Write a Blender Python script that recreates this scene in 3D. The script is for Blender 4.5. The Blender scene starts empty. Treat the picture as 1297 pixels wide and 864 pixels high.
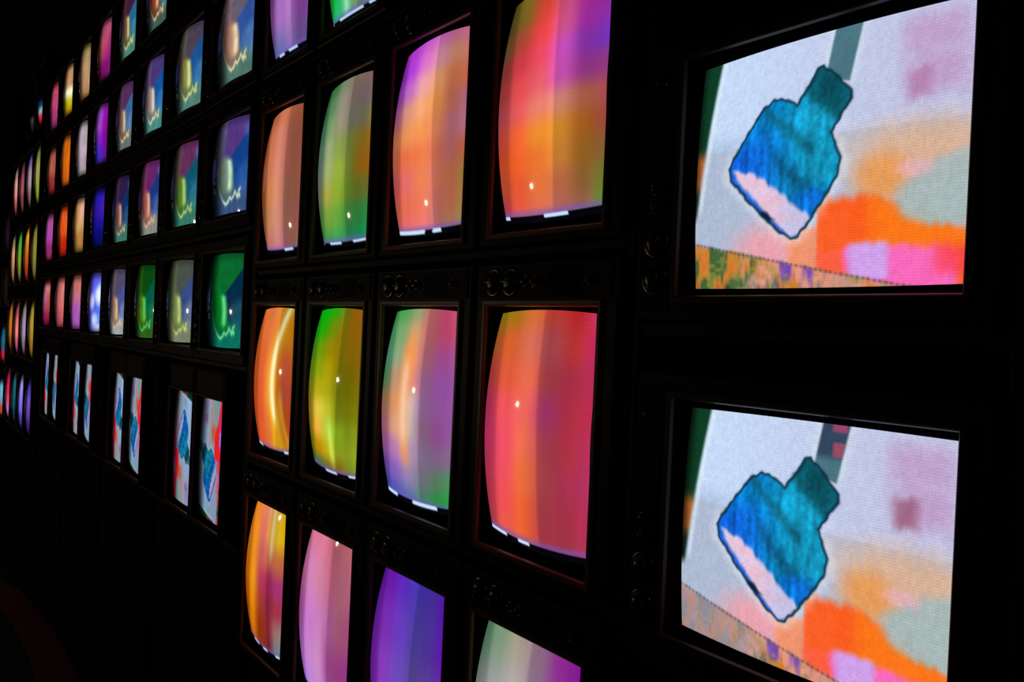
import bpy, math, random
from mathutils import Vector, Matrix
SC = bpy.context.scene
COL = SC.collection
random.seed(7)

# ------------------------------------------------------------------ camera
EYE = 1.55
TH, ROLL, PIT, F = 0.5994, 0.0452, -0.0087, 1179.2
f0 = Vector((-math.cos(TH), math.sin(TH), 0)); r0 = Vector((math.sin(TH), math.cos(TH), 0)); u0 = Vector((0, 0, 1))
fw = f0*math.cos(PIT) + u0*math.sin(PIT); up = -f0*math.sin(PIT) + u0*math.cos(PIT)
cr = r0*math.cos(ROLL) + up*math.sin(ROLL); cu = up*math.cos(ROLL) - r0*math.sin(ROLL)
cam_d = bpy.data.cameras.new('camera'); cam = bpy.data.objects.new('camera', cam_d); COL.objects.link(cam)
cam.matrix_world = Matrix(((cr.x, cu.x, -fw.x, 0), (cr.y, cu.y, -fw.y, 0), (cr.z, cu.z, -fw.z, EYE), (0, 0, 0, 1)))
cam_d.sensor_width = 36; cam_d.lens = F*36/1297; cam_d.clip_start = .02; cam_d.clip_end = 60
SC.camera = cam
# ------------------------------------------------------------------ world, exposure
w = bpy.data.worlds.new('world'); SC.world = w; w.use_nodes = True
w.node_tree.nodes['Background'].inputs[0].default_value = (0.6, 0.35, 0.3, 1)
w.node_tree.nodes['Background'].inputs[1].default_value = 0.0
SC.view_settings.view_transform = 'Standard'; SC.view_settings.look = 'None'
SC.view_settings.exposure = 0; SC.view_settings.gamma = 1
LAMP_POWER = 160.0          # radiance of the two small gallery lamps (see build_wall_lamp)

# ------------------------------------------------------------------ materials
def principled(name, col, rough=.5, metal=0., noise=0., nscale=20., spec=.5, emit=None, es=0., bump=0.):
    m = bpy.data.materials.new(name); m.use_nodes = True; nt = m.node_tree; b = nt.nodes['Principled BSDF']
    b.inputs['Base Color'].default_value = (*col, 1); b.inputs['Roughness'].default_value = rough
    b.inputs['Metallic'].default_value = metal; b.inputs['Specular IOR Level'].default_value = spec
    tc = nt.nodes.new('ShaderNodeTexCoord'); nz = nt.nodes.new('ShaderNodeTexNoise')
    nz.inputs['Scale'].default_value = nscale; nz.inputs['Detail'].default_value = 4
    nt.links.new(tc.outputs['Object'], nz.inputs['Vector'])
    if noise:
        mx = nt.nodes.new('ShaderNodeMix'); mx.data_type = 'RGBA'
        mx.inputs[6].default_value = (*[c*(1-noise) for c in col], 1); mx.inputs[7].default_value = (*[min(1, c*(1+noise)) for c in col], 1)
        nt.links.new(nz.outputs['Fac'], mx.inputs[0]); nt.links.new(mx.outputs[2], b.inputs['Base Color'])
    if bump:
        bp = nt.nodes.new('ShaderNodeBump'); bp.inputs['Strength'].default_value = bump; bp.inputs['Distance'].default_value = .002
        nt.links.new(nz.outputs['Fac'], bp.inputs['Height']); nt.links.new(bp.outputs[0], b.inputs['Normal'])
    if emit:
        b.inputs['Emission Color'].default_value = (*emit, 1); b.inputs['Emission Strength'].default_value = es
    return m
M = dict(
    cabinet=principled('cabinet_plastic', (.0028, .0018, .0015), .42, noise=.3, nscale=60, bump=.1, spec=.14),
    bezel=principled('bezel_plastic', (.0014, .0014, .0014), .95, noise=.2, nscale=80, spec=.0),
    trim=principled('bronze_trim', (.20, .085, .035), .36, noise=.15, nscale=40),
    dark_trim=principled('dark_trim', (.045, .02, .012), .42, noise=.15, nscale=40, spec=.3),
    panel=principled('panel_plastic', (.004, .0022, .0018), .5, noise=.3, nscale=90, spec=.12),
    chrome=principled('chrome', (.13, .115, .10), .2, metal=1., noise=.05, nscale=50),
    knob=principled('knob_plastic', (.006, .006, .006), .25, noise=.1, nscale=50),
    steel=principled('black_steel', (.004, .003, .003), .5, noise=.2, nscale=30, spec=.2),
    board=principled('black_board', (.003, .002, .002), .8, noise=.3, nscale=12, spec=.1),
    wood=principled('red_brown_wood', (.17, .035, .012), .6, noise=.35, nscale=14, spec=.12),
    wall=principled('black_wall', (.006, .005, .005), .9, noise=.3, nscale=6),
    floor=principled('dark_floor', (.006, .005, .005), .8, noise=.3, nscale=8),
    carpet=principled('dark_red_carpet', (.20, .02, .012), .95, noise=.25, nscale=150, bump=.4),
    bulb=principled('bulb_glass', (.8, .7, .6), .4, emit=(1., .78, .5), es=LAMP_POWER, noise=.02),
)
def screen_material():
    m = bpy.data.materials.new('picture_tube'); m.use_nodes = True; nt = m.node_tree; b = nt.nodes['Principled BSDF']
    b.inputs['Base Color'].default_value = (.012, .012, .013, 1); b.inputs['Roughness'].default_value = .05
    b.inputs['Specular IOR Level'].default_value = .5
    at = nt.nodes.new('ShaderNodeAttribute'); at.attribute_name = 'picture'
    uv = nt.nodes.new('ShaderNodeUVMap')
    def wave(scale, axis):
        wv = nt.nodes.new('ShaderNodeTexWave'); wv.wave_type = 'BANDS'; wv.bands_direction = axis
        wv.inputs['Scale'].default_value = scale; nt.links.new(uv.outputs[0], wv.inputs['Vector']); return wv
    wx = wave(34, 'X'); wy = wave(30, 'Y')
    nz = nt.nodes.new('ShaderNodeTexNoise'); nz.inputs['Scale'].default_value = 130; nz.inputs['Detail'].default_value = 1
    nt.links.new(uv.outputs[0], nz.inputs['Vector'])
    a1 = nt.nodes.new('ShaderNodeMath'); a1.operation = 'ADD'
    a1.operation = 'MULTIPLY_ADD'; a1.inputs[1].default_value = .35; nt.links.new(wx.outputs['Fac'], a1.inputs[0]); nt.links.new(wy.outputs['Fac'], a1.inputs[2])
    a2 = nt.nodes.new('ShaderNodeMath'); a2.operation = 'MULTIPLY_ADD'; a2.inputs[1].default_value = 2.4
    nt.links.new(nz.outputs['Fac'], a2.inputs[0]); nt.links.new(a1.outputs[0], a2.inputs[2])
    mr = nt.nodes.new('ShaderNodeMapRange'); mr.inputs[1].default_value = .9; mr.inputs[2].default_value = 2.85
    mr.inputs[3].default_value = .88; mr.inputs[4].default_value = 1.12
    nt.links.new(a2.outputs[0], mr.inputs[0])
    vm = nt.nodes.new('ShaderNodeVectorMath'); vm.operation = 'SCALE'
    nt.links.new(at.outputs['Color'], vm.inputs[0]); nt.links.new(mr.outputs[0], vm.inputs['Scale'])
    nt.links.new(vm.outputs[0], b.inputs['Emission Color']); b.inputs['Emission Strength'].default_value = 1.0
    return m
M['screen'] = screen_material()

# ------------------------------------------------------------------ mesh helpers
class MB:
    def __init__(s): s.v = []; s.f = []
    def add(s, vs, fs):
        o = len(s.v); s.v += [tuple(v) for v in vs]; s.f += [tuple(i+o for i in f) for f in fs]
    def box(s, x0, x1, y0, y1, z0, z1, c=0.):
        """box with chamfered edges when c > 0"""
        if c <= 0:
            s.add([(x, y, z) for x in (x0, x1) for y in (y0, y1) for z in (z0, z1)],
                  [(0,1,3,2), (4,6,7,5), (0,4,5,1), (2,3,7,6), (0,2,6,4), (1,5,7,3)]); return
        import bmesh
        bm = bmesh.new(); bmesh.ops.create_cube(bm, size=1)
        for v in bm.verts:
            v.co = ((x0+x1)/2+v.co.x*(x1-x0), (y0+y1)/2+v.co.y*(y1-y0), (z0+z1)/2+v.co.z*(z1-z0))
        bmesh.ops.bevel(bm, geom=list(bm.edges), offset=c, segments=2, profile=.6, affect='EDGES')
        bm.verts.index_update()
        s.add([v.co[:] for v in bm.verts], [[v.index for v in f.verts] for f in bm.faces]); bm.free()
    def lathe(s, cx, cz, prof, n=20, axis='y'):
        """prof: (radius, y) pairs, turned about an axis parallel to local y (or z)"""
        vs = []
        for r, y in prof:
            for k in range(n):
                a = 2*math.pi*k/n
                vs.append((cx+r*math.cos(a), y, cz+r*math.sin(a)) if axis == 'y' else (cx+r*math.cos(a), cz+r*math.sin(a), y))
        fs = [(i*n+k, i*n+(k+1) % n, (i+1)*n+(k+1) % n, (i+1)*n+k) for i in range(len(prof)-1) for k in range(n)]
        fs.append(tuple(range(n))); fs.append(tuple(range((len(prof)-1)*n, len(prof)*n)))
        s.add(vs, fs)
    def loops(s, ls):
        n = len(ls[0]); vs = [p for l in ls for p in l]
        s.add(vs, [(i*n+k, i*n+(k+1) % n, (i+1)*n+(k+1) % n, (i+1)*n+k) for i in range(len(ls)-1) for k in range(n)])
    def mesh(s, name, mat, smooth=False):
        me = bpy.data.meshes.new(name); me.from_pydata(s.v, [], s.f); me.validate()
        import bmesh
        bm = bmesh.new(); bm.from_mesh(me); bmesh.ops.recalc_face_normals(bm, faces=list(bm.faces)); bm.to_mesh(me); bm.free()
        me.materials.append(mat)
        if smooth: me.polygons.foreach_set('use_smooth', [True]*len(me.polygons))
        return me
    def build(s, name, mat, parent=None, smooth=False):
        return link(name, s.mesh(name, mat, smooth), parent)
def link(name, me, parent=None):
    o = bpy.data.objects.new(name, me); COL.objects.link(o)
    if parent: o.parent = parent
    return o
def tag(o, label=None, cat=None, group=None, kind=None):
    if label: o['label'] = label
    if cat: o['category'] = cat
    if group: o['group'] = group
    if kind: o['kind'] = kind
    return o

# ------------------------------------------------------------------ pictures on the tubes (functions of u right, v down)
def lin(c):
    return tuple((x/255/12.92 if x <= 10 else ((x/255+.055)/1.055)**2.4) for x in c)
def smooth(a, b, x):
    if a == b: return 1. if x > a else 0.
    t = min(1., max(0., (x-a)/(b-a))); return t*t*(3-2*t)
def mix(a, b, t): return tuple(a[i]*(1-t)+b[i]*t for i in range(3))
_tab = [random.random() for _ in range(4096)]
def h2(i, j, s=0): return _tab[(i*157+j*811+s*1313) & 4095]
def vnoise(x, y, s=0):
    i, j = math.floor(x), math.floor(y); fx, fy = x-i, y-j; fx = fx*fx*(3-2*fx); fy = fy*fy*(3-2*fy)
    return (h2(i, j, s)*(1-fx)+h2(i+1, j, s)*fx)*(1-fy)+(h2(i, j+1, s)*(1-fx)+h2(i+1, j+1, s)*fx)*fy
def grid(rows, u, v):
    n = len(rows)-1; y = min(.9999, max(0, v))*n; j = int(y); fy = y-j; fy = fy*fy*(3-2*fy)
    def row(r):
        m = len(r)-1
        if m == 0: return r[0]
        x = min(.9999, max(0, u))*m; i = int(x); return mix(r[i], r[i+1], (lambda t: t*t*(3-2*t))(x-i))
    return mix(row(rows[j]), row(rows[j+1]) if j < n else row(rows[j]), fy)
def sdist(poly, x, y):
    """signed distance to a polygon, negative inside"""
    d = 1e9; ins = False; n = len(poly)
    for i in range(n):
        ax, ay = poly[i]; bx, by = poly[(i+1) % n]
        ex, ey = bx-ax, by-ay; wx, wy = x-ax, y-ay
        t = max(0, min(1, (wx*ex+wy*ey)/(ex*ex+ey*ey+1e-12)))
        d = min(d, (wx-ex*t)**2+(wy-ey*t)**2)
        if (ay > y) != (by > y) and x < (bx-ax)*(y-ay)/(by-ay)+ax: ins = not ins
    d = math.sqrt(d); return -d if ins else d
def box_f(x, y, x0, x1, y0, y1, s=.02):
    return smooth(x0-s, x0+s, x)*(1-smooth(x1-s, x1+s, x))*smooth(y0-s, y0+s, y)*(1-smooth(y1-s, y1+s, y))
def blob(x, y, cx, cy, rx, ry, s=.5):
    r = math.hypot((x-cx)/rx, (y-cy)/ry); return 1-smooth(1-s, 1+s, r)

def laid_out(paint):
    """spreads a picture over the part of a curved tube that faces the room's near end: paint(x, v), x 0..1"""
    def bind(t_open, t, upright, style):
        sw, sh, _ = SIZE[style]; w = sh if upright else sw; hh = sw if upright else sh; rad = TUBE[style]
        y0 = CORNER-((sw/2)**2+(sh/2)**2)/(2*rad)
        def app(u, v=.5):
            q = (u-.5)*w; p = (v-.5)*hh*.75; return (t-q)/(1+y0+(q*q+p*p)/(2*rad))
        best = max(range(41), key=lambda k: app(k/100)); um, am = best/100, app(best/100)
        def fn(u, v):
            if u <= um: return paint(0., v)
            return paint((am-app(u, v))/(am-t_open), v)
        return fn
    bind.warped = True
    return bind

def pic_haze(rows, vis, seed, streak=None, edge=.12, mid=.53, dashes=True):
    """coloured haze on an upright tube, with three tone bands painted in like reflections on the glass and the row of white dashes at the foot of the picture"""
    def fn(uu, v):
        c = grid(rows, uu, v/.965)
        n = vnoise(uu*9, v*3.2, seed)-.5; n2 = vnoise(uu*22, v*7, seed+3)-.5
        c = tuple(max(0, x*(1+.07*n+.04*n2)) for x in c)
        if streak: c = streak(c, uu, v)
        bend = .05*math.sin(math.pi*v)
        k = 1.0-.15*(1-smooth(edge-.015, edge+.02, uu+bend*.3))  # band steps stand in for reflections on the glass, painted into the picture
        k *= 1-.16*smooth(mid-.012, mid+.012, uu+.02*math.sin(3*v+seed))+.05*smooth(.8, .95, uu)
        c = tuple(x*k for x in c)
        if dashes:
            c = mix(c, (110, 90, 190), .55*smooth(.935, .962, v))
            if v > .968:
                seg = h2(int(uu*9), 5, seed)
                c = (200, 225, 255) if (seg > .5 and .972 < v < .982) else (4, 4, 12)
        return c
    return laid_out(fn)
def pic_streaks(rows, vis, seed, kind=None, edge=-1, mid=2):
    def fn(uu, v):
        c = grid(rows, uu, v); n = vnoise(uu*6, v*5, seed)-.5
        c = tuple(max(0, x*(1+.22*n)) for x in c)
        if kind: c = kind(c, uu, v)
        k = (.06+.94*smooth(.02, .46, uu))*(.35+.65*smooth(-.02, .16, v)*(1-smooth(.9, 1.03, v)))  # edges painted darker, for the dimming of a tube seen at a slant
        return tuple(q*k for q in c)
    return laid_out(fn)
FOOT = [(.17,.52),(.19,.66),(.24,.77),(.32,.86),(.40,.905),(.47,.885),(.52,.84),(.57,.865),(.63,.83),(.66,.79),(.70,.83),(.735,.86),(.73,.82),(.79,.85),(.76,.79),(.80,.77)]
def seg_d(a, b, x, y):
    ex, ey = b[0]-a[0], b[1]-a[1]; t = max(0, min(1, ((x-a[0])*ex+(y-a[1])*ey)/(ex*ex+ey*ey)))
    return math.hypot(x-a[0]-ex*t, y-a[1]-ey*t)
def pic_shell(body, rim, bg, top, low, vis, seed=0):
    """a pale shell shape standing on a frilled foot in front of deep blue, a broad petal above it"""
    def fn(x, v):
        c = mix(bg, low, smooth(.62, .80, v-.10*(x-.5)))
        c = mix(c, tuple(min(255, q*1.25+25) for q in mix(bg, low, .4)), .5*blob(x, v, 1.0, .66, .30, .17, .4))
        pe = (x-.98)*.95+(v-.02)*1.55                     # slanting lower edge of the petal
        c = mix(c, top, 1-smooth(-.02, .02, pe*.62-.10-.03*math.sin(5*v)))
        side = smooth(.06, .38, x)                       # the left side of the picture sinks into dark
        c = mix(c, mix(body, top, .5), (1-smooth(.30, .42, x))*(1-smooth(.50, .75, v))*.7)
        if seed % 3 == 0: c = mix(c, (90, 120, 210), .6*blob(x, v, .98, .14, .12, .08, .5))
        cx, cy = .40+.10*(v-.62), .645
        rr = (abs((x-cx)/.225)**2.4+abs((v-cy)/.25)**2.4)**(1/2.4)
        e = 1-smooth(.74, 1.12, rr)
        shade = mix(body, tuple(q*.72 for q in body), smooth(.05, -.2, x-cx)+.5*smooth(.74, .86, v))
        shade = mix(shade, tuple(q*.8 for q in mix(low, body, .5)), .7*smooth(.72, .84, v))
        c = mix(c, shade, e*.9)
        c = mix(c, rim, .97*math.exp(-((x-cx-.125+.9*(v-.6)**2)/.062)**2)*smooth(.42, .48, v)*(1-smooth(.72, .82, v)))
        d = min(seg_d(FOOT[k], FOOT[k+1], x, v) for k in range(len(FOOT)-1))
        g = .35+.65*smooth(.24, .40, x)
        c = mix(c, rim, .95*g*(1-smooth(.002, .020, d)))
        c = mix(c, rim, .35*g*(1-smooth(.0, .05, d)))
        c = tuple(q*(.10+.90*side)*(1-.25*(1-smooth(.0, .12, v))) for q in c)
        if x < .16: c = mix(c, (30, 50, 140), .55*box_f(x, v, .03, .10, .38, .62, .04))
        n = vnoise(x*14, v*14, seed)-.5
        return tuple(max(0, .9*q*(1+.14*n)) for q in c)
    return laid_out(fn)
BOT = [(.521,.133),(.575,.190),(.624,.254),(.626,.285),(.600,.330),(.592,.352),(.572,.372),(.562,.400),(.599,.507),(.593,.564),(.545,.655),(.493,.742),(.453,.798),
       (.425,.803),(.365,.755),(.285,.670),(.215,.590),(.166,.531),(.160,.482),(.178,.436),(.240,.338),(.296,.252),(.340,.223),(.385,.234),(.429,.267),(.450,.235),(.469,.201),(.501,.142)]
BASE = [(.181,.493),(.278,.525),(.389,.620),(.505,.728),(.46,.791),(.425,.796),(.332,.695),(.199,.540)]
STEM = [(.560,-.05),(.655,-.05),(.616,.215),(.570,.20),(.535,.150)]
def pic_bottle(variant=0, flip=False, fine=True):
    """a blue bottle tipped on its corner under a grey stem, orange and pink below, pale sky behind"""
    def fn(u, v):
        x, y = u, v
        if variant == 1: x -= .012*1.0; y -= .008
        n1 = vnoise(x*60, y*9, 1)-.5; n2 = vnoise(x*18, y*16, 2)-.5; n3 = vnoise(x*90, y*60, 4)-.5
        xw = x+.010*n2; yw = y+.018*n1
        c = mix((198, 218, 248), (192, 196, 226), smooth(.1, .9, x))
        c = mix(c, (172, 196, 226), (1-smooth(.25, .6, x))*smooth(.30, .42, y))
        # lower, greyer field behind a straight horizon line
        hz = .405+.02*(x-.5)
        c = mix(c, mix(c, (176, 184, 206), .75), smooth(hz-.004, hz+.006, y))
        # pink cloud, upper right
        pk = max(box_f(xw, yw, .78, .97, .03, .18, .05), .75*box_f(xw, yw, .80, 1.1, .12, .34, .06)*vnoise(x*12, y*8, 21)*1.6)
        c = mix(c, (190, 140, 190), .62*min(1, pk))
        c = mix(c, (150, 84, 110) if variant == 1 else (172, 100, 146), (.75 if variant == 1 else .5)*box_f(xw, yw, .80, .865, .22, .33, .025))
        # peach field
        c = mix(c, (205, 172, 160), .75*smooth(.66, .78, xw)*smooth(.40, .52, yw))
        c = mix(c, (222, 176, 140), .7*blob(xw, yw, .84, .50, .22, .10, .7))
        c = mix(c, (236, 150, 70), .8*blob(xw, yw, .73, .60, .085, .085, .6))
        # orange band and red shoulder
        band = smooth(.665, .70, yw+.0*(x))*(1 if x > .5 else 0)
        lower = .66+max(0, xw-.70)*.55
        c = mix(c, (250, 92, 32), smooth(lower-.03, lower+.03, yw)*smooth(.515, .535, xw))
        c = mix(c, (252, 124, 24), .8*smooth(.66, .74, xw)*smooth(lower-.02, lower+.02, yw)*(1-smooth(.86, .93, yw-.2*(x-.8))))
        # grey green pool
        pl = max(blob(xw, yw, .93, .69, .15, .105, .2), blob(xw, yw, .99, .66, .16, .13, .2))
        c = mix(c, (165, 184, 184), .92*pl)
        c = mix(c, (230, 175, 195), .6*blob(xw, yw, .83, .58, .05, .03, .6))
        # pinks beneath the bottle
        c = mix(c, (244, 160, 170), .85*blob(xw, yw, .34, .84, .14, .10, .7))
        c = mix(c, (248, 140, 90), .8*box_f(xw, yw, .42, .53, .76, 1.05, .02))
        c = mix(c, (250, 96, 40), .9*box_f(xw, yw, .525, .63, .70, .90, .01))
        c = mix(c, (252, 96, 70), .85*box_f(xw, yw, .525, .66, .86, 1.1, .02))
        c = mix(c, (248, 105, 200), .92*box_f(xw, yw, .62, .96, .845, 1.1, .018)*smooth(-.03, .03, yw-(.80+.22*(xw-.6))))
        c = mix(c, (205, 165, 238), .92*box_f(xw, yw, .635, .762, .835, .975, .018))
        c = mix(c, (250, 60, 70), .7*box_f(xw, yw, .90, 1.1, .86, .96, .03))
        # hill line along the bottom with mottled orange, green and violet below it
        hl = .80+.245*x
        k = smooth(hl-.012, hl+.012, yw)*(1-smooth(.74, .84, x))
        q = .75*vnoise(x*22, y*11, 9)+.25*vnoise(x*90, y*20, 13); q2 = .75*vnoise(x*18, y*10, 11)+.25*vnoise(x*90, y*22, 15); q3 = vnoise(x*44, y*60, 17)
        ml = mix((214, 120, 40), (60, 96, 48), smooth(.36, .66, q))
        ml = mix(ml, (228, 160, 150), .8*smooth(.42, .62, q2)*smooth(.16, .30, x))
        ml = mix(ml, (110, 60, 190), .9*smooth(.34, .60, q)*smooth(.34, .42, x)*(1-smooth(.50, .58, x)))
        ml = mix(ml, (150, 150, 60), .5*smooth(.5, .8, q3)); ml = mix(ml, (24, 30, 30), .5*smooth(.62, .85, q2)*(1-smooth(.3, .5, x)))
        if variant == 1: ml = mix(ml, mix((150, 150, 185), (190, 140, 130), vnoise(x*60, y*14, 23)), .8*(1-smooth(.22, .42, x)))
        c = mix(c, ml, k*.95)
        c = mix(c, (60, 50, 60), .55*math.exp(-((y-hl)/.006)**2)*(1-smooth(.84, .88, x))*(.4+.6*(int(x*110) % 2)))
        # dark green strip down the left edge
        le = .088-.12*y
        st = (1-smooth(le-.012, le+.010, x))*(1-smooth(.66, .72, y))
        stc = mix((14, 60, 36), (190, 110, 50), smooth(.34, .44, y+.06*n2)); stc = mix(stc, (30, 60, 50), smooth(.52, .6, y))
        stc = tuple(q_*smooth(-.02, .06, x+.02) for q_ in stc)
        c = mix(c, stc, st)
        c = mix(c, (225, 240, 245), .6*math.exp(-((x-le-.015)/.010)**2)*(1-smooth(.62, .7, y)))
        # the stem above the neck
        ds = sdist(STEM, x, y)
        c = mix(c, (215, 225, 235), .6*(1-smooth(.0, .035, ds)))
        sc = mix((70, 110, 125), (90, 130, 140), vnoise(x*30, y*8, 6))
        if variant == 1:
            sc = mix(sc, (40, 50, 80), .7*(1-smooth(.10, .14, y)))
            sc = mix(sc, (170, 80, 100), .8*box_f(x, y, .595, .635, .06, .115, .006)); sc = mix(sc, (170, 70, 110), .8*box_f(x, y, .59, .64, -.1, .02, .006))
        c = mix(c, sc, 1-smooth(-.006, .006, ds))
        # the bottle
        d = sdist(BOT, x+.006*(vnoise(x*50, y*50, 8)-.5), y+.010*(vnoise(x*60, y*30, 5)-.5))
        if d < .06:
            c = mix(c, (236, 244, 255), .45*(1-smooth(.0, .05, d))*smooth(.3, .5, y))
            b = mix((10, 130, 205), (16, 100, 215), smooth(.50, .20, x-.0)*smooth(.3, .45, y))
            b = mix(b, (20, 150, 190), smooth(.30, .5, x)*(1-smooth(.55, .7, y)))
            b = mix(b, (24, 160, 200), .6*blob(x, y, .52, .32, .09, .09, .8))
            b = mix(b, (10, 70, 80), .80*(1-smooth(.02, .08, sdist([(.521,.11),(.65,.26),(.60,.31),(.48,.19)], x, y)+.02*n2)))
            b = mix(b, (16, 90, 110), .7*math.exp(-((y-(.27+1.00*(x-.34))-.03)/.030)**2)*(1 if .30 < x < .50 else .0)*(1-smooth(.44, .5, y)))
            b = mix(b, (12, 80, 120), .75*math.exp(-((y-(.46+1.05*(x-.34)))/.045)**2)*smooth(.32, .37, x)*(1-smooth(.52, .58, x)))
            b = mix(b, (14, 110, 225), .7*blob(x, y, .50, .66, .07, .05, .6))
            b = tuple(q_*(1+.35*n1+.18*n3) for q_ in b)
            db = sdist(BASE, x, y+.02*n1)
            wb = mix((226, 200, 232), (232, 190, 205), vnoise(x*25, y*25, 12)); wb = mix(wb, (170, 190, 235), .5*smooth(.33, .45, x))
            b = mix(b, wb, 1-smooth(-.010, .012, db))
            # thick dark glass along the lower left edge
            b = mix(b, (50, 80, 170), .8*(1-smooth(-.035, -.015, -d-.0))*0)
            low = smooth(.0, .02, (y-.531)*.83-(x-.166)*.86+.012)
            b = mix(b, (70, 80, 190), .75*low*(1-smooth(.015, .03, -d)))
            b = mix(b, (10, 20, 40), .9*blob(x, y, .335, .700, .05, .022, .5)*smooth(-.03, -.01, d))
            c = mix(c, b, 1-smooth(-.005, .004, d))
            c = mix(c, (8, 40, 60), .92*math.exp(-(d/.0055)**2))
        return tuple(max(0, q_*(1+.06*n3)) for q_ in c)
    if variant != 2: return fn
    def turned(u, v):
        u = u*.97
        c = fn(1-v, u) if flip else fn(v, 1-u)
        k = .84*(.08+.92*smooth(-.02, .40, u))  # left side painted dark, for grazing-view falloff and bezel shade
        hot = smooth(1.15, 1.7, c[0]/(c[1]+1))
        return (c[0]*k*(.86+.2*hot), c[1]*k*(.95-.55*hot), c[2]*k)
    return laid_out(turned)

# ------------------------------------------------------------------ the television (local: x right, z up, front plane y = 0, body towards +y)
SW, SH, OUT = .431, .318, .032
SIZE = {'wide': (.431, .318, .032), 'flat': (.431, .331, .014), 'narrow': (.431, .318, .02)}   # picture width, height, outward bow of its edges
TUBE = {'wide': .80, 'flat': 2.4, 'narrow': 2.4}      # radius of the glass
CORNER = .027                                     # depth of the picture corners behind the front plane
def tube_pt(X, Y, style):
    sw, sh, o = SIZE[style]; rad = TUBE[style]; a = sw/2/(1-o); b = sh/2/(1-o)
    x = a*X*(1-o*Y*Y); z = b*Y*(1-o*X*X)
    return x, CORNER-((sw/2)**2+(sh/2)**2)/(2*rad)+(x*x+z*z)/(2*rad), z
def screen_mesh(fn, nx, ny, upright, style):
    """curved glass; fn(u, v) gives the picture in the viewer's sense, upright tubes are turned clockwise"""
    vs, cols, uvs = [], [], []
    for j in range(ny+1):
        for i in range(nx+1):
            X = -1+2*i/nx; Y = -1+2*j/ny
            vs.append(tube_pt(X, Y, style))
            lu, lv = (X+1)/2, (1-Y)/2
            u, v = (1-lv, lu) if upright else (lu, lv)
            cols.append(lin(tuple(min(255, q) for q in fn(u, v)))); uvs.append((u, v))
    fs = [(j*(nx+1)+i, j*(nx+1)+i+1, (j+1)*(nx+1)+i+1, (j+1)*(nx+1)+i) for j in range(ny) for i in range(nx)]
    me = bpy.data.meshes.new('screen'); me.from_pydata(vs, [], fs)
    at = me.color_attributes.new('picture', 'FLOAT_COLOR', 'POINT')
    flat = []
    for c in cols: flat += [c[0], c[1], c[2], 1.]
    at.data.foreach_set('color', flat)
    ul = me.uv_layers.new(name='UVMap'); fl = []
    for l in me.loops: fl += uvs[l.vertex_index]
    ul.data.foreach_set('uv', fl)
    me.materials.append(M['screen']); me.polygons.foreach_set('use_smooth', [True]*len(me.polygons))
    return me
def rect_loop(x0, x1, z0, z1, y, n=12):
    pts = []
    for k in range(n): pts.append((x0+(x1-x0)*k/n, y, z0))
    for k in range(n): pts.append((x1, y, z0+(z1-z0)*k/n))
    for k in range(n): pts.append((x1-(x1-x0)*k/n, y, z1))
    for k in range(n): pts.append((x0, y, z1-(z1-z0)*k/n))
    return pts
def edge_loop(dy, style, n=12, shrink=1.):
    pts = []
    for (xa, ya, xb, yb) in ((-1,-1,1,-1), (1,-1,1,1), (1,1,-1,1), (-1,1,-1,-1)):
        for k in range(n):
            X = xa+(xb-xa)*k/n; Y = ya+(yb-ya)*k/n
            x, y, z = tube_pt(X*shrink, Y*shrink, style); pts.append((x, y+dy, z))
    return pts
_kits = {}
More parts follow.
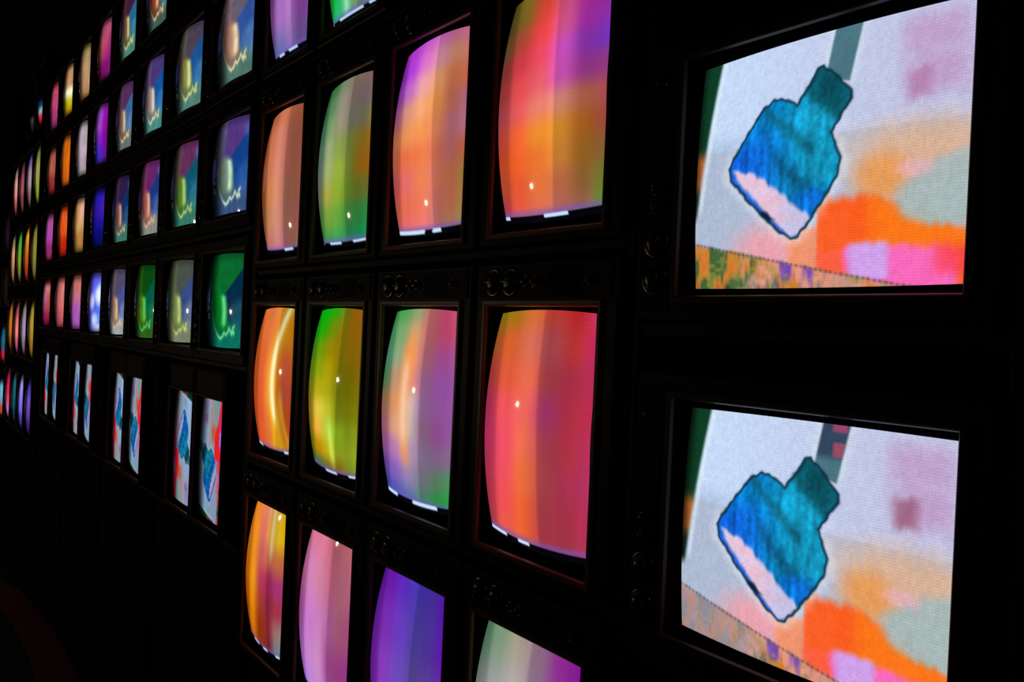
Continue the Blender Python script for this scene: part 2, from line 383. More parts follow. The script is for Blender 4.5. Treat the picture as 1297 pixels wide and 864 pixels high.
def kit(style):
    """shared meshes of one television style: 'wide' has the control panel, 'narrow' is the slim brown framed monitor"""
    if style in _kits: return _kits[style]
    K = {}
    if style != 'narrow': x0, x1, z0, z1, trim, dep = -.3145, .2655, -.219, .219, M['trim'] if style == 'wide' else M['dark_trim'], .42
    else: x0, x1, z0, z1, trim, dep = -.330, .250, -.1765, .1765, M['trim'], .40
    ml, mr, mt, mb = (.012, .022, .010, .014) if style != 'narrow' else (.010, .014, .0085, .0085)
    if style == 'flat': mr, mt, mb = .007, .012, .012
    sw, sh, _ = SIZE[style]
    ox0, ox1, oz0, oz1 = -sw/2-ml, sw/2+mr, -sh/2-mb, sh/2+mt
    K['dims'] = (x0, x1, z0, z1)
    m = MB()     # cabinet: chamfered front frame, body and tapering back
    c = .006
    m.loops([rect_loop(ox0, ox1, oz0, oz1, .02), rect_loop(ox0, ox1, oz0, oz1, 0), rect_loop(x0+c, x1-c, z0+c, z1-c, 0),
             rect_loop(x0+c*.3, x1-c*.3, z0+c*.3, z1-c*.3, c*.3), rect_loop(x0, x1, z0, z1, c), rect_loop(x0, x1, z0, z1, dep*.62),
             rect_loop(x0+.05, x1-.05, z0+.0, z1-.04, dep*.70), rect_loop(x0+.10, x1-.10, z0+.0, z1-.07, dep)])
    b = rect_loop(x0+.10, x1-.10, z0+.0, z1-.07, dep); m.add(b, [tuple(range(len(b)))])
    K['cabinet'] = m.mesh('cabinet', M['cabinet'] if style != 'narrow' else M['wood'])
    m = MB()     # bezel: funnel from the opening back to the edge of the glass
    m.loops([rect_loop(ox0+.001, ox1-.001, oz0+.001, oz1-.001, .001), edge_loop(.001, style, shrink=1.006), edge_loop(.012, style, shrink=.99), ])
    K['bezel'] = m.mesh('bezel', M['bezel'])
    m = MB()     # trim: raised ring round the opening
    e = .011 if style != 'narrow' else .008
    def R(d, y): return rect_loop(ox0-d, ox1+d, oz0-d, oz1+d, y)
    m.loops([R(-.002, .006), R(.002, -.005), R(.004, -.0065), R(e, -.0065), R(e+.003, -.004), R(e+.003, .001), R(-.002, .006)])
    K['trim'] = m.mesh('trim', trim)
    px0, px1 = x0+.010, ox0-e-.006
    m = MB(); m.box(px0, px1, -.003, .002, z0+.016, z1-.016, .001); K['control_panel'] = m.mesh('control_panel', M['panel'])
    pc = (px0+px1)/2
    K['knobs'] = []
    if style != 'narrow':
        for z, r in ((-.150, .021), (-.092, .021), (-.040, .009), (-.012, .009), (.150, .008)):
            m = MB(); m.lathe(pc, z, [(r*1.15, -.002), (r*1.15, -.006), (r, -.008), (r*.9, -.012), (r*.72, -.0145), (r*.3, -.015)], 20)
            if r > .015: m.box(pc-.002, pc+.002, -.018, -.012, z-r*.85, z+r*.85, .0008)
            kn = m.mesh('knob', M['knob'], True)
            m = MB(); m.lathe(pc, z, [(r*1.35, -.0025), (r*1.40, -.0045), (r*1.30, -.0065), (r*1.16, -.0062)], 24)
            K['knobs'].append((kn, m.mesh('knob_ring', M['chrome'], True)))
        m = MB()
        for k in range(11): m.box(px0+.006, px1-.006, -.0045, -.0025, .020+k*.0095, .0245+k*.0095)
        K['grille'] = m.mesh('speaker_grille', M['panel'])
    m = MB(); m.box(x1-.10, x1-.06, -.003, 0., z0+.016, z0+.022, .0008); K['badge'] = m.mesh('badge', M['chrome'])
    _kits[style] = K
    return K
TVS = []
def television(t_open, z_mid, fn, res, upright, label, group, style='wide', knobs=True, flip=False):
    """t_open: distance along the wall (leftwards) of the near edge of the picture opening at the front plane; z_mid above the eye"""
    K = kit(style)
    half = (SH if upright else SW)/2
    t = t_open+.005+half
    fn = fn(t_open, t, upright, style) if getattr(fn, 'warped', False) else fn
    root = bpy.data.objects.new('crt_television', None); COL.objects.link(root)
    x0, x1, z0, z1 = K['dims']
    rot = Matrix.Rotation(math.radians(90), 4, 'Y') if upright else Matrix.Identity(4)
    # seat the Empty at the base of the set; the parts hang off it
    base = (-x1 if upright else z0)
    root.location = (-t, 1.0, EYE+z_mid+base+.0004)
    tag(root, label, 'television', group)
    off = Matrix.Translation((0, 0, -base)) @ rot
    def part(name, me, par=root):
        o = link(name, me, par)
        if par is root: o.matrix_local = off
        return o
    part('cabinet', K['cabinet']); part('bezel', K['bezel']); part('trim', K['trim'])
    cp = part('control_panel', K['control_panel'])
    if knobs:
        for kn, ring in K['knobs']:
            part('knob', kn, cp); part('knob_ring', ring, cp)
        if 'grille' in K: part('speaker_grille', K['grille'], cp)
    sm = screen_mesh(fn, res[0], res[1], upright, style)
    s = part('screen', sm)
    TVS.append((root, t, z_mid, upright, style))
    return root

# ------------------------------------------------------------------ the room
def struct(name, x0, x1, y0, y1, z0, z1, mat):
    m = MB(); m.box(x0, x1, y0, y1, z0, z1); return tag(m.build(name, mat), kind='structure')
RX0, RX1, RY0, RY1, RZ = -12.4, 2.4, -4.6, 1.62, 4.0
struct('floor', RX0-.1, RX1+.1, RY0-.1, RY1+.1, -.1, 0, M['floor'])
struct('ceiling', RX0-.1, RX1+.1, RY0-.1, RY1+.1, RZ, RZ+.1, M['wall'])
struct('wall_back', RX0-.1, RX1+.1, RY1, RY1+.1, 0, RZ, M['wall'])
struct('wall_front', RX0-.1, RX1+.1, RY0-.1, RY0, 0, RZ, M['wall'])
struct('wall_left', RX0-.1, RX0, RY0, RY1, 0, RZ, M['wall'])
struct('wall_right', RX1, RX1+.1, RY0, RY1, 0, RZ, M['wall'])

# ------------------------------------------------------------------ grids of the wall (metres; t runs to the left, z from the eye)
E1 = 1.03                       # the picture corners lie 3 cm behind the front plane
P_T, P_DT, P_Z, P_DZ = 1.2154, .4545, .0363*E1, .5907*E1
L_T, L_DT, L_Z, L_DZ = 3.0647, .5907, .2191*E1, .4545*E1
C_T = L_T+4*.5907
F_T, F_Z = 7.9592, .0717*E1
G_T, G_Z, G_DZ = 9.83, -.150*E1, .4968*E1
R_T, R_Z, R_DZ = .578, .3985*E1, .4968*E1
K_Z = -.288*E1
def pz(row): return P_Z-(row-1)*P_DZ-SW/2
def lz(row): return L_Z-(row-2)*L_DZ-SH/2
def fz(row): return F_Z-(row-2)*P_DZ-SW/2

# ------------------------------------------------------------------ upright block of coloured haze (columns counted from the near end)
def arc(cx, w, amp, col, y0=-.1, y1=1.1, k=1.):
    def f(c, u, v):
        x = cx+amp*(1-4*(v-.5)**2)
        return mix(c, col, k*math.exp(-((u-x)/w)**2)*smooth(y0, y0+.15, v)*(1-smooth(y1-.15, y1, v)))
    return f
def chain(*fs):
    def f(c, u, v):
        for g in fs: c = g(c, u, v)
        return c
    return f
VP_ = (.86, .78, .74, .72)
H = {}
H[0, 0] = ([[(60,60,20),(120,100,30),(200,60,50),(225,80,130),(190,40,150),(170,30,150)],
            [(80,70,25),(120,95,35),(215,70,50),(228,90,140),(190,45,160),(165,30,150)],
            [(100,80,40),(170,70,50),(240,70,70),(232,95,160),(180,50,180),(150,50,185)],
            [(140,60,50),(205,60,70),(240,75,100),(225,90,215),(150,55,190),(125,55,205)],
            [(170,60,60),(225,75,80),(238,95,110),(225,90,200),(165,60,150),(160,65,140)],
            [(185,70,80),(228,90,90),(240,130,110),(238,150,130),(190,105,80),(190,85,95)],
            [(205,70,60),(238,100,50),(246,145,50),(238,155,50),(185,105,35),(175,80,70)],
            [(215,75,40),(235,95,40),(240,120,50),(230,145,60),(170,110,35),(150,105,60)],
            [(200,80,60),(225,85,50),(228,115,60),(215,120,80),(165,110,60),(120,140,50)],
            [(190,60,90),(225,85,70),(225,110,80),(210,115,110),(180,115,90),(100,165,50)]],
            'upright television, purple over orange haze, nearest upright column, top row', None)
H[0, 1] = ([[(130,130,10),(165,120,20),(215,110,50),(215,70,60),(215,45,50),(220,60,100)],
            [(170,90,40),(215,95,45),(215,110,85),(190,80,90),(215,60,60),(215,45,110)],
            [(180,60,60),(225,90,55),(228,105,75),(190,70,80),(195,55,80),(205,50,95)],
            [(190,50,90),(238,85,90),(235,100,90),(185,60,120),(205,55,80),(215,50,90)],
            [(200,50,100),(240,80,100),(240,110,80),(190,70,90),(210,60,80),(205,55,110)],
            [(195,50,90),(240,80,95),(238,110,60),(190,75,80),(205,60,95),(200,55,110)],
            [(185,50,80),(235,80,85),(240,100,50),(185,65,80),(200,60,85),(205,55,105)],
            [(180,60,80),(225,90,70),(238,100,50),(190,60,75),(195,65,85),(200,60,100)]],
            'upright television glowing red and pink, nearest upright column, middle row', None)
H[0, 2] = ([[(60,120,80),(120,150,120),(165,155,135),(160,120,150),(165,50,170),(150,20,170)],
            [(130,130,130),(165,160,165),(190,180,190),(160,130,170),(170,60,185),(150,30,180)],
            [(140,120,170),(180,170,190),(200,190,200),(150,120,180),(160,80,190),(150,40,180)],
            [(120,100,160),(160,150,190),(190,180,200),(150,120,180),(150,90,190),(150,60,180)]],
            'upright television, grey haze turning violet, nearest upright column, bottom row', None)
H[1, 0] = ([[(110,25,130),(170,55,200),(200,90,205),(215,110,190),(215,115,160),(210,110,150)],
            [(110,30,150),(175,60,215),(225,120,205),(225,150,170),(220,145,120),(215,120,110)],
            [(130,50,170),(200,110,200),(240,165,170),(238,160,110),(220,125,80),(215,110,80)],
            [(160,80,130),(225,150,130),(245,170,115),(240,150,80),(205,115,95),(190,110,140)],
            [(195,110,80),(240,150,90),(245,150,85),(238,140,95),(200,115,130),(195,120,150)],
            [(200,95,70),(238,115,75),(242,125,75),(230,120,90),(200,110,110),(205,105,70)],
            [(190,80,80),(235,110,110),(240,130,85),(225,125,100),(205,115,80),(170,130,60)],
            [(200,90,70),(235,110,85),(240,120,90),(215,120,110),(200,115,85),(175,140,70)],
            [(195,95,90),(235,110,110),(238,120,120),(210,120,120),(190,130,90),(150,150,90)]],
            'upright television, orange haze with violet corner, third upright column from left, top row', None)
H[1, 1] = ([[(40,130,60),(70,165,80),(140,160,110),(200,110,110),(215,80,120),(225,90,130)],
            [(50,140,90),(120,170,110),(200,160,120),(200,110,110),(205,80,120),(215,80,130)],
            [(60,140,110),(150,170,130),(230,150,100),(190,110,130),(180,85,160),(180,90,170)],
            [(70,130,80),(200,150,120),(225,140,110),(170,110,160),(170,90,180),(165,90,180)],
            [(150,110,80),(225,150,100),(215,190,180),(160,110,165),(165,95,175),(160,90,170)],
            [(170,90,110),(215,160,130),(200,185,180),(150,110,140),(165,85,165),(155,95,165)],
            [(150,80,150),(180,120,180),(185,150,185),(145,120,155),(150,110,155),(140,115,150)],
            [(90,60,150),(130,95,185),(150,130,180),(125,125,140),(100,145,110),(70,165,90)],
            [(40,60,150),(80,85,180),(90,110,170),(75,145,110),(40,175,70),(30,180,60)]],
            'upright television, pink and violet haze with green corners, between yellow and red screens',
            chain(arc(.46, .07, -.14, (250,150,70), .05, .86, .75), arc(.42, .05, -.10, (250,225,200), .2, .75, .6)))
H[1, 2] = ([[(85,15,140),(100,25,165),(90,40,185),(70,55,180),(80,50,175),(100,10,185)],
            [(100,25,150),(120,45,180),(105,60,190),(80,65,165),(90,60,180),(105,20,190)],
            [(110,30,155),(135,60,185),(110,75,190),(95,75,160),(110,75,185),(115,50,185)],
            [(110,25,160),(140,75,195),(125,90,195),(110,85,165),(125,80,180),(115,50,175)],
            [(110,20,170),(150,80,200),(130,90,195),(115,80,165),(125,75,170),(115,45,170)]],
            'upright television glowing deep violet all over, at the bottom edge', None)
H[2, -1] = ([[(10,130,20),(60,200,110),(110,200,120),(110,150,120)],
            [(10,130,20),(60,200,110),(110,200,120),(110,150,120)],
            [(5,110,5),(20,190,60),(90,200,130),(110,160,130),(120,160,110),(110,150,100)],
            [(0,130,5),(40,190,110),(100,170,120),(110,150,90),(100,150,110),(90,140,130)]],
            'upright television with green haze, cut by the top edge of the picture', arc(.36, .06, 0, (150,240,190), .5, 1.2, .8))
H[2, 0] = ([[(10,85,40),(50,110,60),(120,130,100),(140,120,105),(145,115,105),(150,115,115)],
            [(15,100,50),(90,130,90),(150,145,125),(130,115,105),(130,110,110),(140,110,120)],
            [(40,110,80),(120,150,100),(155,150,125),(120,115,105),(120,120,90),(145,135,70)],
            [(80,110,100),(150,165,120),(140,160,80),(120,135,60),(150,120,30),(165,105,30)],
            [(95,110,110),(160,175,110),(150,175,60),(125,140,50),(155,105,20),(170,95,20)],
            [(100,110,90),(170,165,70),(140,170,50),(110,140,40),(110,120,40),(110,110,50)],
            [(60,110,60),(120,160,60),(100,165,60),(60,140,60),(50,140,70),(40,150,70)],
            [(30,110,60),(70,150,80),(60,160,80),(40,145,90),(20,160,90),(20,165,80)]],
            'upright television, green and amber haze, second upright column, top row', None)
H[2, 1] = ([[(0,150,10),(5,170,10),(30,170,10),(120,130,20),(170,105,10),(175,100,20)],
            [(10,160,15),(30,165,10),(110,140,10),(140,120,10),(165,110,10),(160,105,15)],
            [(50,140,20),(110,150,10),(150,130,5),(140,120,10),(155,115,5),(150,105,20)],
            [(90,130,20),(140,160,10),(170,150,5),(130,120,5),(140,115,5),(150,110,15)],
            [(120,120,20),(180,170,15),(170,160,20),(120,125,10),(135,125,5),(140,120,15)],
            [(130,110,20),(230,200,70),(190,190,40),(130,140,15),(140,140,10),(140,130,20)],
            [(120,100,10),(240,180,60),(170,200,60),(150,190,30),(150,170,30),(150,160,30)],
            [(60,100,10),(190,140,10),(190,170,20),(160,180,30),(160,180,40),(150,190,40)],
            [(30,90,40),(70,110,60),(120,100,30),(150,110,20),(150,160,30),(140,180,30)]],
            'upright television glowing green and mustard yellow, middle row beside the orange arc screen',
            arc(.52, .05, -.10, (215,245,110), .6, 1.0, .7))
H[2, 2] = ([[(170,90,120),(215,115,150),(220,120,150),(195,95,110),(200,110,120),(200,110,125)],
            [(180,95,140),(210,130,180),(210,130,160),(190,100,130),(195,110,130),(195,105,140)],
            [(160,80,150),(200,120,200),(205,130,190),(180,100,160),(190,100,130),(180,80,140)],
            [(150,90,170),(200,130,205),(205,140,195),(170,80,150),(180,70,150),(165,60,150)],
            [(130,90,190),(180,130,215),(190,140,210),(150,90,180),(180,90,190),(170,80,180)]],
            'upright television with soft pink and lilac haze, beside the violet one', None)
H[3, -1] = ([[(90,50,110),(150,90,180),(170,90,180),(130,50,140),(130,60,150)],
            [(90,50,110),(150,90,180),(170,90,180),(130,50,140),(130,60,150)],
            [(100,45,120),(165,110,190),(180,110,190),(140,45,140),(140,60,160)],
            [(110,60,130),(170,110,190),(175,120,195),(140,70,160),(150,80,175)],
            [(60,80,110),(100,110,170),(140,110,180),(110,90,160),(110,100,170)]],
            'upright television with lilac haze, cut by the top edge of the picture', None)
H[3, 0] = ([[(110,50,20),(170,90,55),(205,115,80),(190,105,75),(175,95,65),(170,90,60)],
            [(130,60,30),(200,115,80),(215,130,110),(180,100,80),(165,90,70),(160,85,70)],
            [(140,65,30),(205,120,85),(215,135,120),(175,100,85),(165,95,70),(165,90,80)],
            [(130,65,25),(205,130,80),(215,140,110),(170,105,85),(165,100,75),(165,90,85)],
            [(120,60,30),(195,130,90),(210,140,120),(165,105,90),(170,100,90),(165,90,95)],
            [(120,60,60),(190,110,110),(205,130,130),(170,95,110),(160,110,80),(175,110,90)]],
            'upright television with plain salmon haze, furthest upright column, top row', None)
H[3, 1] = ([[(170,80,20),(215,110,50),(220,120,70),(225,140,50),(205,130,20),(190,110,20)],
            [(190,80,25),(225,110,55),(225,120,60),(215,130,30),(220,140,20),(185,100,15)],
            [(195,80,25),(230,100,50),(235,130,60),(225,110,40),(210,90,60),(200,90,20)],
            [(195,75,20),(230,95,50),(240,140,60),(220,110,30),(200,80,60),(190,70,40)],
            [(190,70,20),(225,90,45),(225,120,50),(235,160,20),(200,80,20),(190,70,30)],
            [(170,60,20),(220,85,40),(215,110,60),(230,170,30),(210,110,20),(200,90,40)]],
            'upright television with a bright yellow arc on orange, middle row',
            chain(arc(.80, .12, -.32, (250,190,30), -.2, 1.2, .7), arc(.78, .055, -.30, (255,250,200), -.1, .85, 1.), arc(.98, .05, -.3, (250,200,60), .5, 1.2, .6)))
H[3, 2] = ([[(190,90,20),(225,125,40),(225,130,100),(235,170,90),(250,200,20),(240,190,0)],
            [(210,110,10),(235,140,40),(215,110,100),(240,180,60),(255,210,30),(245,190,0)],
            [(210,110,10),(230,140,30),(200,90,90),(210,110,80),(220,120,70),(215,110,70)],
            [(200,100,10),(235,150,20),(180,60,80),(170,40,90),(190,60,130),(180,60,120)],
            [(180,80,10),(225,140,10),(160,60,40),(150,40,70),(190,60,80),(180,60,100)],
            [(150,50,5),(210,120,10),(140,50,10),(150,40,50),(180,130,130),(160,150,130)],
            [(120,40,10),(190,90,20),(130,50,20),(130,40,50),(130,150,160),(120,170,150)]],
            'upright television, orange and magenta haze with yellow top corner, bottom row',
            arc(.62, .05, 0, (255,235,170), -.2, .38, .75))
for (c, r), (rows, lab, st) in H.items():
    rows = [[tuple(q) for q in rr] for rr in rows]
    res = {0: (150, 110), 1: (110, 80), 2: (90, 64), 3: (76, 54)}[c]
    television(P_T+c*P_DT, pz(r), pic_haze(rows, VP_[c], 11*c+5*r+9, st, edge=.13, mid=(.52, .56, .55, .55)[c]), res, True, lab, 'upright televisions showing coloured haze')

# ------------------------------------------------------------------ level televisions with the shell picture
S = {}
S[0, 0] = ((215,150,120),(255,240,190),(50,90,170),(110,100,120),(90,130,120),'peach')
S[0, 1] = ((130,160,130),(220,255,220),(20,70,150),(90,60,140),(60,90,140),'grey green')
S[0, 2] = ((0,140,40),(120,240,150),(5,45,75),(10,115,50),(10,120,100),'bright green')
S[1, 0] = ((165,160,80),(240,240,150),(30,90,160),(80,70,90),(90,140,130),'olive')
S[1, 1] = ((100,140,40),(190,230,130),(20,90,120),(110,50,100),(60,130,110),'yellow green')
S[1, 2] = ((140,160,80),(205,225,130),(60,80,140),(80,90,80),(130,140,110),'olive grey')
S[2, -1] = ((170,70,40),(255,200,140),(60,110,150),(120,60,60),(70,100,90),'rust red')
S[2, 0] = ((180,150,140),(255,230,200),(20,90,170),(80,60,130),(80,150,140),'pale pink')
S[2, 1] = ((190,100,90),(255,200,150),(30,60,140),(110,40,110),(150,150,140),'coral')
S[2, 2] = ((100,140,20),(80,230,110),(0,100,70),(10,80,20),(50,100,30),'leaf green')
S[3, -1] = ((130,90,60),(250,230,150),(40,110,150),(70,30,60),(80,140,120),'brown')
S[3, 0] = ((150,110,100),(250,220,150),(60,110,170),(90,50,100),(110,120,120),'dusty pink')
S[3, 1] = ((140,90,80),(240,180,150),(20,50,110),(50,30,80),(60,130,110),'dim brown')
S[3, 2] = ((180,140,110),(250,210,150),(80,90,160),(90,80,110),(170,180,180),'beige')
COLW = ('nearest', 'second', 'third', 'fourth')
ROWW = {-1: 'cut by top edge', 0: 'third row up', 1: 'second row up', 2: 'lowest row'}
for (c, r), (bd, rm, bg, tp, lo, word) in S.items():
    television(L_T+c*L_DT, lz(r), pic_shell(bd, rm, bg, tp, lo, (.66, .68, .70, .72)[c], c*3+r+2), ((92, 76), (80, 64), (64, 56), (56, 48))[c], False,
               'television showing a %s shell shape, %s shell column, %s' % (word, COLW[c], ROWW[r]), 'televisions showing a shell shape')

# ------------------------------------------------------------------ further level televisions, one colour field each
def notch(c, u, v):
    return mix(c, (240, 250, 255), .95*max(blob(u, v, .86, .38, .26, .16, .6), .8*blob(u, v, .35, .50, .16, .12, .6), .7*blob(u, v, .55, .80, .2, .1, .6), .6*blob(u, v, .8, .95, .3, .07, .6)))
Cc = {}
Cc[0,-1] = ([[(120,50,80),(170,75,110)],[(150,60,90),(180,80,110)],[(195,90,80),(170,60,120)],[(190,90,80),(150,30,120)],[(130,20,100),(130,20,120)],[(110,15,80),(120,20,110)]], 'magenta and rose', None)
Cc[0, 0] = ([[(130,110,200),(150,20,150)],[(170,110,230),(140,0,150)],[(190,110,245),(130,0,140)],[(130,60,240),(130,0,140)],[(60,60,240),(110,10,140)],[(50,50,240),(90,20,120)]], 'bright purple', None)
Cc[0, 1] = ([[(10,10,120),(30,20,170)],[(20,20,160),(60,30,175)],[(30,20,150),(70,30,180)],[(15,15,130),(35,15,140)],[(5,10,110),(10,15,115)],[(5,5,70),(10,10,90)]], 'deep blue', None)
Cc[0, 2] = ([[(60,60,200),(110,110,220)],[(80,70,215),(90,110,235)],[(110,90,225),(120,150,250)],[(90,90,230),(80,110,230)],[(80,80,220),(120,150,240)],[(110,120,240),(170,190,250)]], 'pale blue and white clouds', notch)
Cc[1,-1] = ([[(110,110,40),(120,110,60)],[(150,120,80),(170,140,100)],[(180,140,100),(185,150,110)],[(170,130,90),(185,145,110)],[(150,110,70),(160,120,70)]], 'tan', None)
Cc[1, 0] = ([[(130,125,135),(150,150,155)],[(170,150,165),(185,170,180)],[(180,155,175),(185,165,180)],[(165,145,160),(170,150,165)],[(150,140,130),(170,160,170)]], 'pale grey lilac', None)
Cc[1, 1] = ([[(170,110,60),(215,170,160)],[(200,140,70),(225,170,150)],[(210,160,90),(200,155,110)],[(170,120,50),(175,125,65)],[(150,105,50),(160,115,60)]], 'sandy gold', None)
Cc[1, 2] = ([[(170,90,80),(210,120,110)],[(205,120,110),(195,110,105)],[(200,110,130),(190,110,130)],[(180,90,180),(170,95,170)],[(170,80,185),(160,90,170)],[(140,60,150),(150,80,160)]], 'salmon turning lilac', None)
Cc[2,-1] = ([[(120,60,60),(150,140,90)],[(170,110,80),(180,140,100)],[(190,130,90),(190,150,110)],[(225,220,170),(230,230,180)],[(190,180,0),(190,170,10)],[(180,120,20),(170,120,30)]], 'tan over yellow',
             lambda c, u, v: mix(c, (250, 250, 215), .9*math.exp(-((v-.60+.03*u)/.06)**2)))
Cc[2, 0] = ([[(160,80,20),(190,90,20)],[(210,105,20),(205,95,15)],[(220,110,15),(215,105,15)],[(215,100,20),(210,95,15)],[(190,80,20),(200,90,30)]], 'plain orange', None)
Cc[2, 1] = ([[(190,60,20),(215,60,20)],[(220,80,20),(230,100,30)],[(225,80,20),(225,90,20)],[(190,40,15),(190,35,10)],[(150,20,20),(160,20,15)]], 'orange red', None)
Cc[2, 2] = ([[(170,80,90),(190,110,90)],[(200,105,110),(205,120,110)],[(210,105,115),(200,110,105)],[(190,85,105),(195,95,90)],[(160,60,80),(170,70,80)]], 'dusty rose', None)
Cc[3,-1] = ([[(80,20,30),(110,40,50)],[(180,60,90),(195,75,105)],[(205,85,110),(190,70,120)],[(170,50,120),(170,60,120)],[(110,40,90),(120,40,100)]], 'pink', None)
Cc[3, 0] = ([[(60,25,20),(110,65,45)],[(160,80,65),(170,90,75)],[(185,95,75),(175,85,75)],[(160,50,50),(140,45,45)],[(90,20,25),(110,30,30)]], 'brick red', None)
Cc[3, 1] = ([[(110,40,80),(160,70,140)],[(185,80,170),(180,85,160)],[(190,75,185),(175,70,160)],[(170,50,130),(150,40,110)],[(120,40,80),(150,50,100)]], 'orchid pink', None)
Cc[3, 2] = ([[(60,20,40),(90,15,30)],[(190,115,125),(195,110,110)],[(195,120,185),(190,80,70)],[(170,80,120),(190,70,60)],[(150,30,90),(150,30,60)],[(120,10,60),(110,10,40)]], 'crimson and lilac', None)
CR = {-1: 'top row', 0: 'second row from the top', 1: 'third row', 2: 'lowest row'}
for (c, r), (rows, word, kf) in Cc.items():
    television(C_T+c*L_DT, lz(r), pic_streaks(rows, .8, 40+c*4+r, kf), (32, 30), False,
               'distant television showing %s, %s plain column, %s' % (word, COLW[c], CR[r]), 'distant televisions of plain colour')

# ------------------------------------------------------------------ far upright block
Ff = {}
Ff[0, 0] = ([[(60,80,20)],[(110,125,50)],[(160,155,80)],[(160,150,80)],[(130,150,40)],[(90,130,20)]], 'yellow green')
Ff[1, 0] = ([[(50,30,130)],[(110,90,140)],[(165,145,160)],[(160,140,150)],[(120,95,95)],[(70,50,50)]], 'grey violet')
Ff[2, 0] = ([[(60,25,30)],[(110,45,60)],[(160,75,95)],[(165,85,90)],[(120,60,70)],[(80,80,40)]], 'dull rose')
Ff[3, 0] = ([[(80,80,80)],[(150,115,115)],[(215,150,140)],[(215,140,130)],[(180,80,75)],[(110,30,30)]], 'pale salmon')
Ff[0, 1] = ([[(70,70,25)],[(130,125,50)],[(145,135,60)],[(130,125,50)],[(115,110,50)],[(70,60,20)]], 'olive')
Ff[1, 1] = ([[(170,110,20)],[(230,165,40)],[(220,120,30)],[(200,90,30)],[(180,60,20)],[(110,20,10)]], 'amber over red')
Ff[2, 1] = ([[(30,110,30)],[(60,170,50)],[(90,170,50)],[(130,150,40)],[(110,120,50)],[(60,60,30)]], 'green')
Ff[3, 1] = ([[(80,70,60)],[(140,115,80)],[(200,150,110)],[(205,130,90)],[(150,110,80)],[(90,60,50)]], 'tan')
Ff[0, 2] = ([[(90,75,20)],[(160,135,40)],[(180,150,50)],[(170,130,40)],[(150,105,30)],[(90,60,10)]], 'mustard')
Ff[1, 2] = ([[(90,80,60)],[(140,130,125)],[(165,145,175)],[(160,140,180)],[(120,105,120)],[(60,50,60)]], 'pale lilac')
Ff[2, 2] = ([[(110,40,60)],[(170,70,80)],[(220,110,105)],[(235,125,120)],[(200,80,110)],[(120,30,140)]], 'rose pink')
Ff[3, 2] = ([[(110,70,30)],[(170,105,30)],[(205,120,30)],[(190,100,20)],[(130,70,20)],[(80,40,10)]], 'copper orange')
Ff[0, 3] = ([[(20,20,110)],[(70,60,170)],[(110,75,190)],[(95,60,160)],[(60,35,120)],[(20,15,60)]], 'dark violet')
Ff[1, 3] = ([[(120,100,170)],[(165,150,235)],[(140,125,240)],[(110,100,225)],[(70,60,160)],[(30,20,80)]], 'bright lavender')
Ff[2, 3] = ([[(15,50,70)],[(20,95,110)],[(20,95,105)],[(15,75,90)],[(10,45,55)],[(5,20,30)]], 'teal')
Ff[3, 3] = ([[(110,20,70)],[(190,25,75)],[(205,40,80)],[(225,70,110)],[(200,120,190)],[(90,60,110)]], 'crimson')
FR = ('top row', 'second row', 'third row', 'bottom row')
for (c, r), (rows, word) in Ff.items():
    television(F_T+c*P_DT, fz(r), pic_streaks([[tuple(q*.55 for q in k[0]), k[0], k[0]] for k in rows], .7, 70+c*4+r), (24, 20), True,
               'far upright television glowing %s, %s of four slim columns, %s' % (word, COLW[c], FR[r]), 'far upright televisions at the left edge', knobs=False)
for c in range(2):
    rows = [[(0,0,0)]]*6+[[(2,4,8)],[(10,60,100)],[(150,190,200),(170,190,200)],[(240,30,40)],[(150,20,30)]]
    if c: rows = [[(0,0,0)]]*8+[[(50,60,70)],[(30,30,40)],[(8,8,12)]]
    television(F_T+c*P_DT, fz(-1), pic_streaks(rows, .8, 90+c), (40, 16), True,
               ('far upright television, dark but for a blue and red foot, upper left' if c == 0 else 'far upright television almost black with a faint grey foot, upper left'),
               'far upright televisions at the left edge', knobs=False)

# ------------------------------------------------------------------ televisions with the bottle picture
television(R_T, R_Z-.331/2, pic_bottle(0), (300, 220), False, 'large near television showing a blue bottle, upper of the two at right', 'near televisions showing a blue bottle', style='flat')
television(R_T-.004, R_Z-R_DZ-.331/2, pic_bottle(1), (300, 220), False, 'large near television showing a blue bottle, lower of the two at right', 'near televisions showing a blue bottle', style='flat')
PAIR = ('nearest', 'second', 'third', 'furthest')
for j in range(4):
    for s in (1, 0):
        television((3.212 if s == 0 else 3.583)+j*2*L_DT, K_Z-SW/2, pic_bottle(2, flip=(s == 0)), ((110, 80), (84, 60), (64, 48), (48, 36))[j], True,
                   'slim upright television with sideways blue bottle, %s one of the %s bottle pair' % ('left' if s else 'right', PAIR[j]),
                   'upright televisions showing the bottle sideways', style='narrow', knobs=False)
for k, (zt, word) in enumerate(((.86*E1, 'dim violet'), (.86*E1-G_DZ, 'almost black'), (G_Z, 'blue over red'), (G_Z-G_DZ, 'blue and red'))):
    rows = ([[(14,8,18)],[(24,12,28)],[(34,16,34)],[(10,5,8)]], [[(12,14,12)],[(16,18,14)],[(10,10,8)]],
            [[(10,40,50)],[(15,90,120)],[(20,110,140)],[(30,90,120)],[(200,20,60)],[(170,20,50)]],
            [[(60,110,150)],[(110,180,200)],[(90,170,190)],[(110,140,170)],[(180,60,50)],[(200,60,40)]])[k]
    television(G_T, zt-SH/2, pic_streaks(rows, .8, 100+k), (20, 20), False, 'furthest television at left edge, screen %s' % word, 'furthest televisions at the left edge', knobs=False)

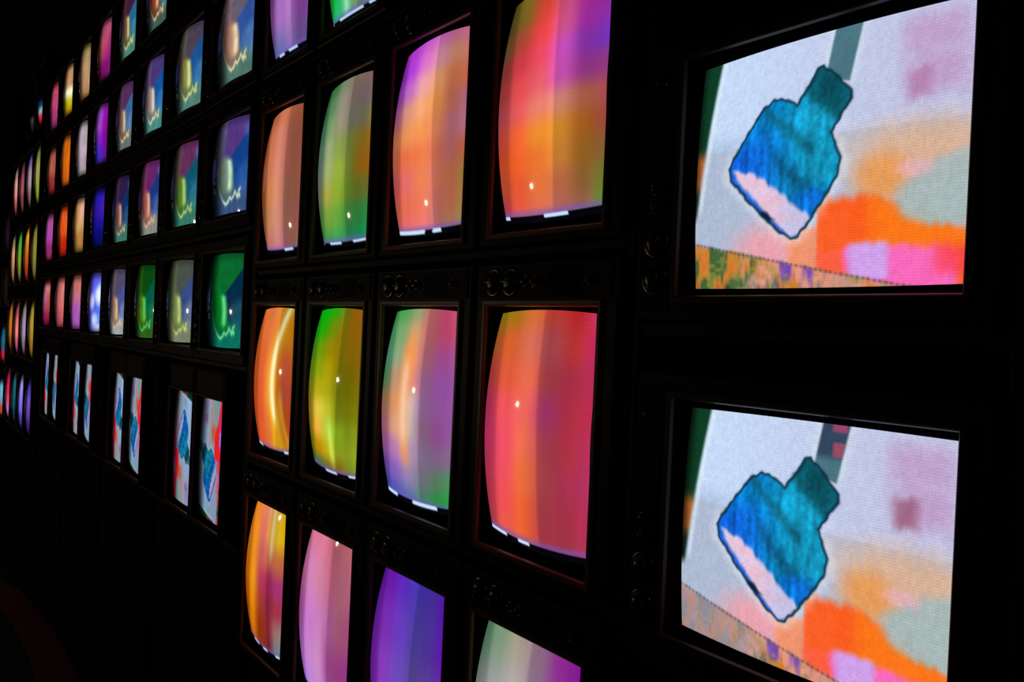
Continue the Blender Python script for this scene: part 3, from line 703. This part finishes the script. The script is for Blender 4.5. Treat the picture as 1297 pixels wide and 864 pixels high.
# ------------------------------------------------------------------ racks that carry them
def rack(label, t0, t1, posts, shelves, group=None, depth=.46, ztop=None, wood=()):
    r = bpy.data.objects.new('display_rack', None); COL.objects.link(r); r.location = (-(t0+t1)/2, 1.2, 0); tag(r, label, 'rack', group)
    bx, by = r.location.x, r.location.y
    for p, wd in posts:
        m = MB(); m.box(-p-wd/2-bx, -p+wd/2-bx, 1.012-by, 1.052-by, 0, ztop, .003); m.box(-p-wd/2-bx, -p+wd/2-bx, 1.43-by, 1.47-by, 0, ztop, .003)
        m.build('post', M['steel'], r)
    for (a, b, z, th) in shelves:
        m = MB(); m.box(-b-bx, -a-bx, 1.014-by, 1.44-by, EYE+z-th, EYE+z, .002); m.build('shelf', M['steel'], r)
    zl = min(s[2]-s[3] for s in shelves)
    m = MB(); m.box(-t1-bx, -t0-bx, 1.03-by, 1.06-by, .0, EYE+zl, .002); m.build('kick_board', M['board'], r)
    return r
W0, W1, Z0_, Z1_ = kit('wide')['dims']
def pshelf(zmid): return zmid-W1
def lshelf(zmid): return zmid+Z0_
P0, P1 = P_T-.057, P_T+3*P_DT+.386
rack('black steel rack holding the near upright televisions', P0, P1, [(P0-.009, .014), (P1+.016, .020)],
     [(P0, P1, pshelf(pz(r)), .016) for r in (-1, 0, 1, 2)], ztop=EYE+pz(-1)+.33)
L0, L1 = L_T-.045, L_T+7*L_DT+.54
rk = rack('long black steel rack holding the level televisions with the bottle pairs below', L0, L1,
     [(L_T+k*2*L_DT-.0503+(.0 if k else -.0115), .006 if k else .02) for k in range(5)],
     [(L0+.006, L1-.0, lshelf(lz(r)), .016) for r in (-1, 0, 1, 2)]+[(L0+.006, L1, K_Z-SW/2-.250, .016)], ztop=EYE+lz(-1)+.24)
F0, F1 = F_T-.057, F_T+3*P_DT+.386
rack('far black steel rack holding the slim upright columns at the left', F0, F1, [(F0-.06, .03), (F1+.022, .026)],
     [(F0, F1, pshelf(fz(r)), .016) for r in (-1, 0, 1, 2, 3)], ztop=EYE+fz(-1)+.33)
G0, G1 = G_T-.045, G_T+.54
rack('furthest black steel rack at the left edge', G0, G1, [(G1+.02, .026)],
     [(G0+.004, G1, lshelf(z-SH/2), .016) for z in (.86*E1, .86*E1-G_DZ, G_Z, G_Z-G_DZ)], ztop=EYE+1.2)
R0, R1 = R_T-.045, R_T+.54
rack('near black steel rack holding the two large bottle televisions', R0, R1, [(R0-.02, .026), (R1+.009, .012)],
     [(R0-.006, R1, lshelf(R_Z-.331/2), .020), (R0-.006, R1, lshelf(R_Z-R_DZ-.331/2), .020)], ztop=EYE+.75)

# ------------------------------------------------------------------ curved red strip on the floor
def strip():
    outer = [(7.2,.20),(6.6,.45),(6.07,.62),(5.72,.70),(5.15,.75),(4.64,.76),(4.21,.75),(3.6,.70),(3.0,.60),(2.5,.46)]
    m = MB(); top = []
    n = len(outer)
    L = []
    for t, y in outer: L.append([(-t, y, .0), (-t, y, .012), (-t+.02, y-.15, .012), (-t+.02, y-.15, .0)])
    vs = [p for l in L for p in l]; fs = []
    for i in range(n-1):
        for k in range(4): fs.append((i*4+k, i*4+(k+1) % 4, (i+1)*4+(k+1) % 4, (i+1)*4+k))
    fs += [(0, 1, 2, 3), tuple((n-1)*4+k for k in (3, 2, 1, 0))]
    m.add(vs, fs); return m.build('carpet_strip', M['carpet'])
tag(strip(), 'dark red curved carpet strip on the floor, lower left corner', 'carpet')

# ------------------------------------------------------------------ two small warm wall lamps behind the viewer, mirrored in every tube
def build_wall_lamp(x, z, label, r):
    o = bpy.data.objects.new('wall_lamp', None); COL.objects.link(o); o.location = (x, RY0, z); tag(o, label, 'lamp')
    m = MB(); m.box(-.05, .05, .0, .02, -.07, .07, .004); m.build('backplate', M['steel'], o)
    m = MB(); m.box(-.008, .008, .02, .22, -.008, .008, .002); m.build('arm', M['steel'], o)
    m = MB(); m.lathe(0, .24, [(.012, -.14), (.03, -.12), (.03, -.075)], 16, 'z'); m.build('socket', M['steel'], o)
    m = MB(); m.lathe(0, .24, [(r*math.sin(math.pi*k/10)+.0005, -r*math.cos(math.pi*k/10)) for k in range(11)], 20, 'z'); m.build('bulb', M['bulb'], o, True)
build_wall_lamp(-10.6, EYE-.28, 'small warm lamp on the far end of the wall behind the viewer', .075)
build_wall_lamp(-1.70, EYE+.86, 'small warm lamp on the wall right behind the viewer', .028)
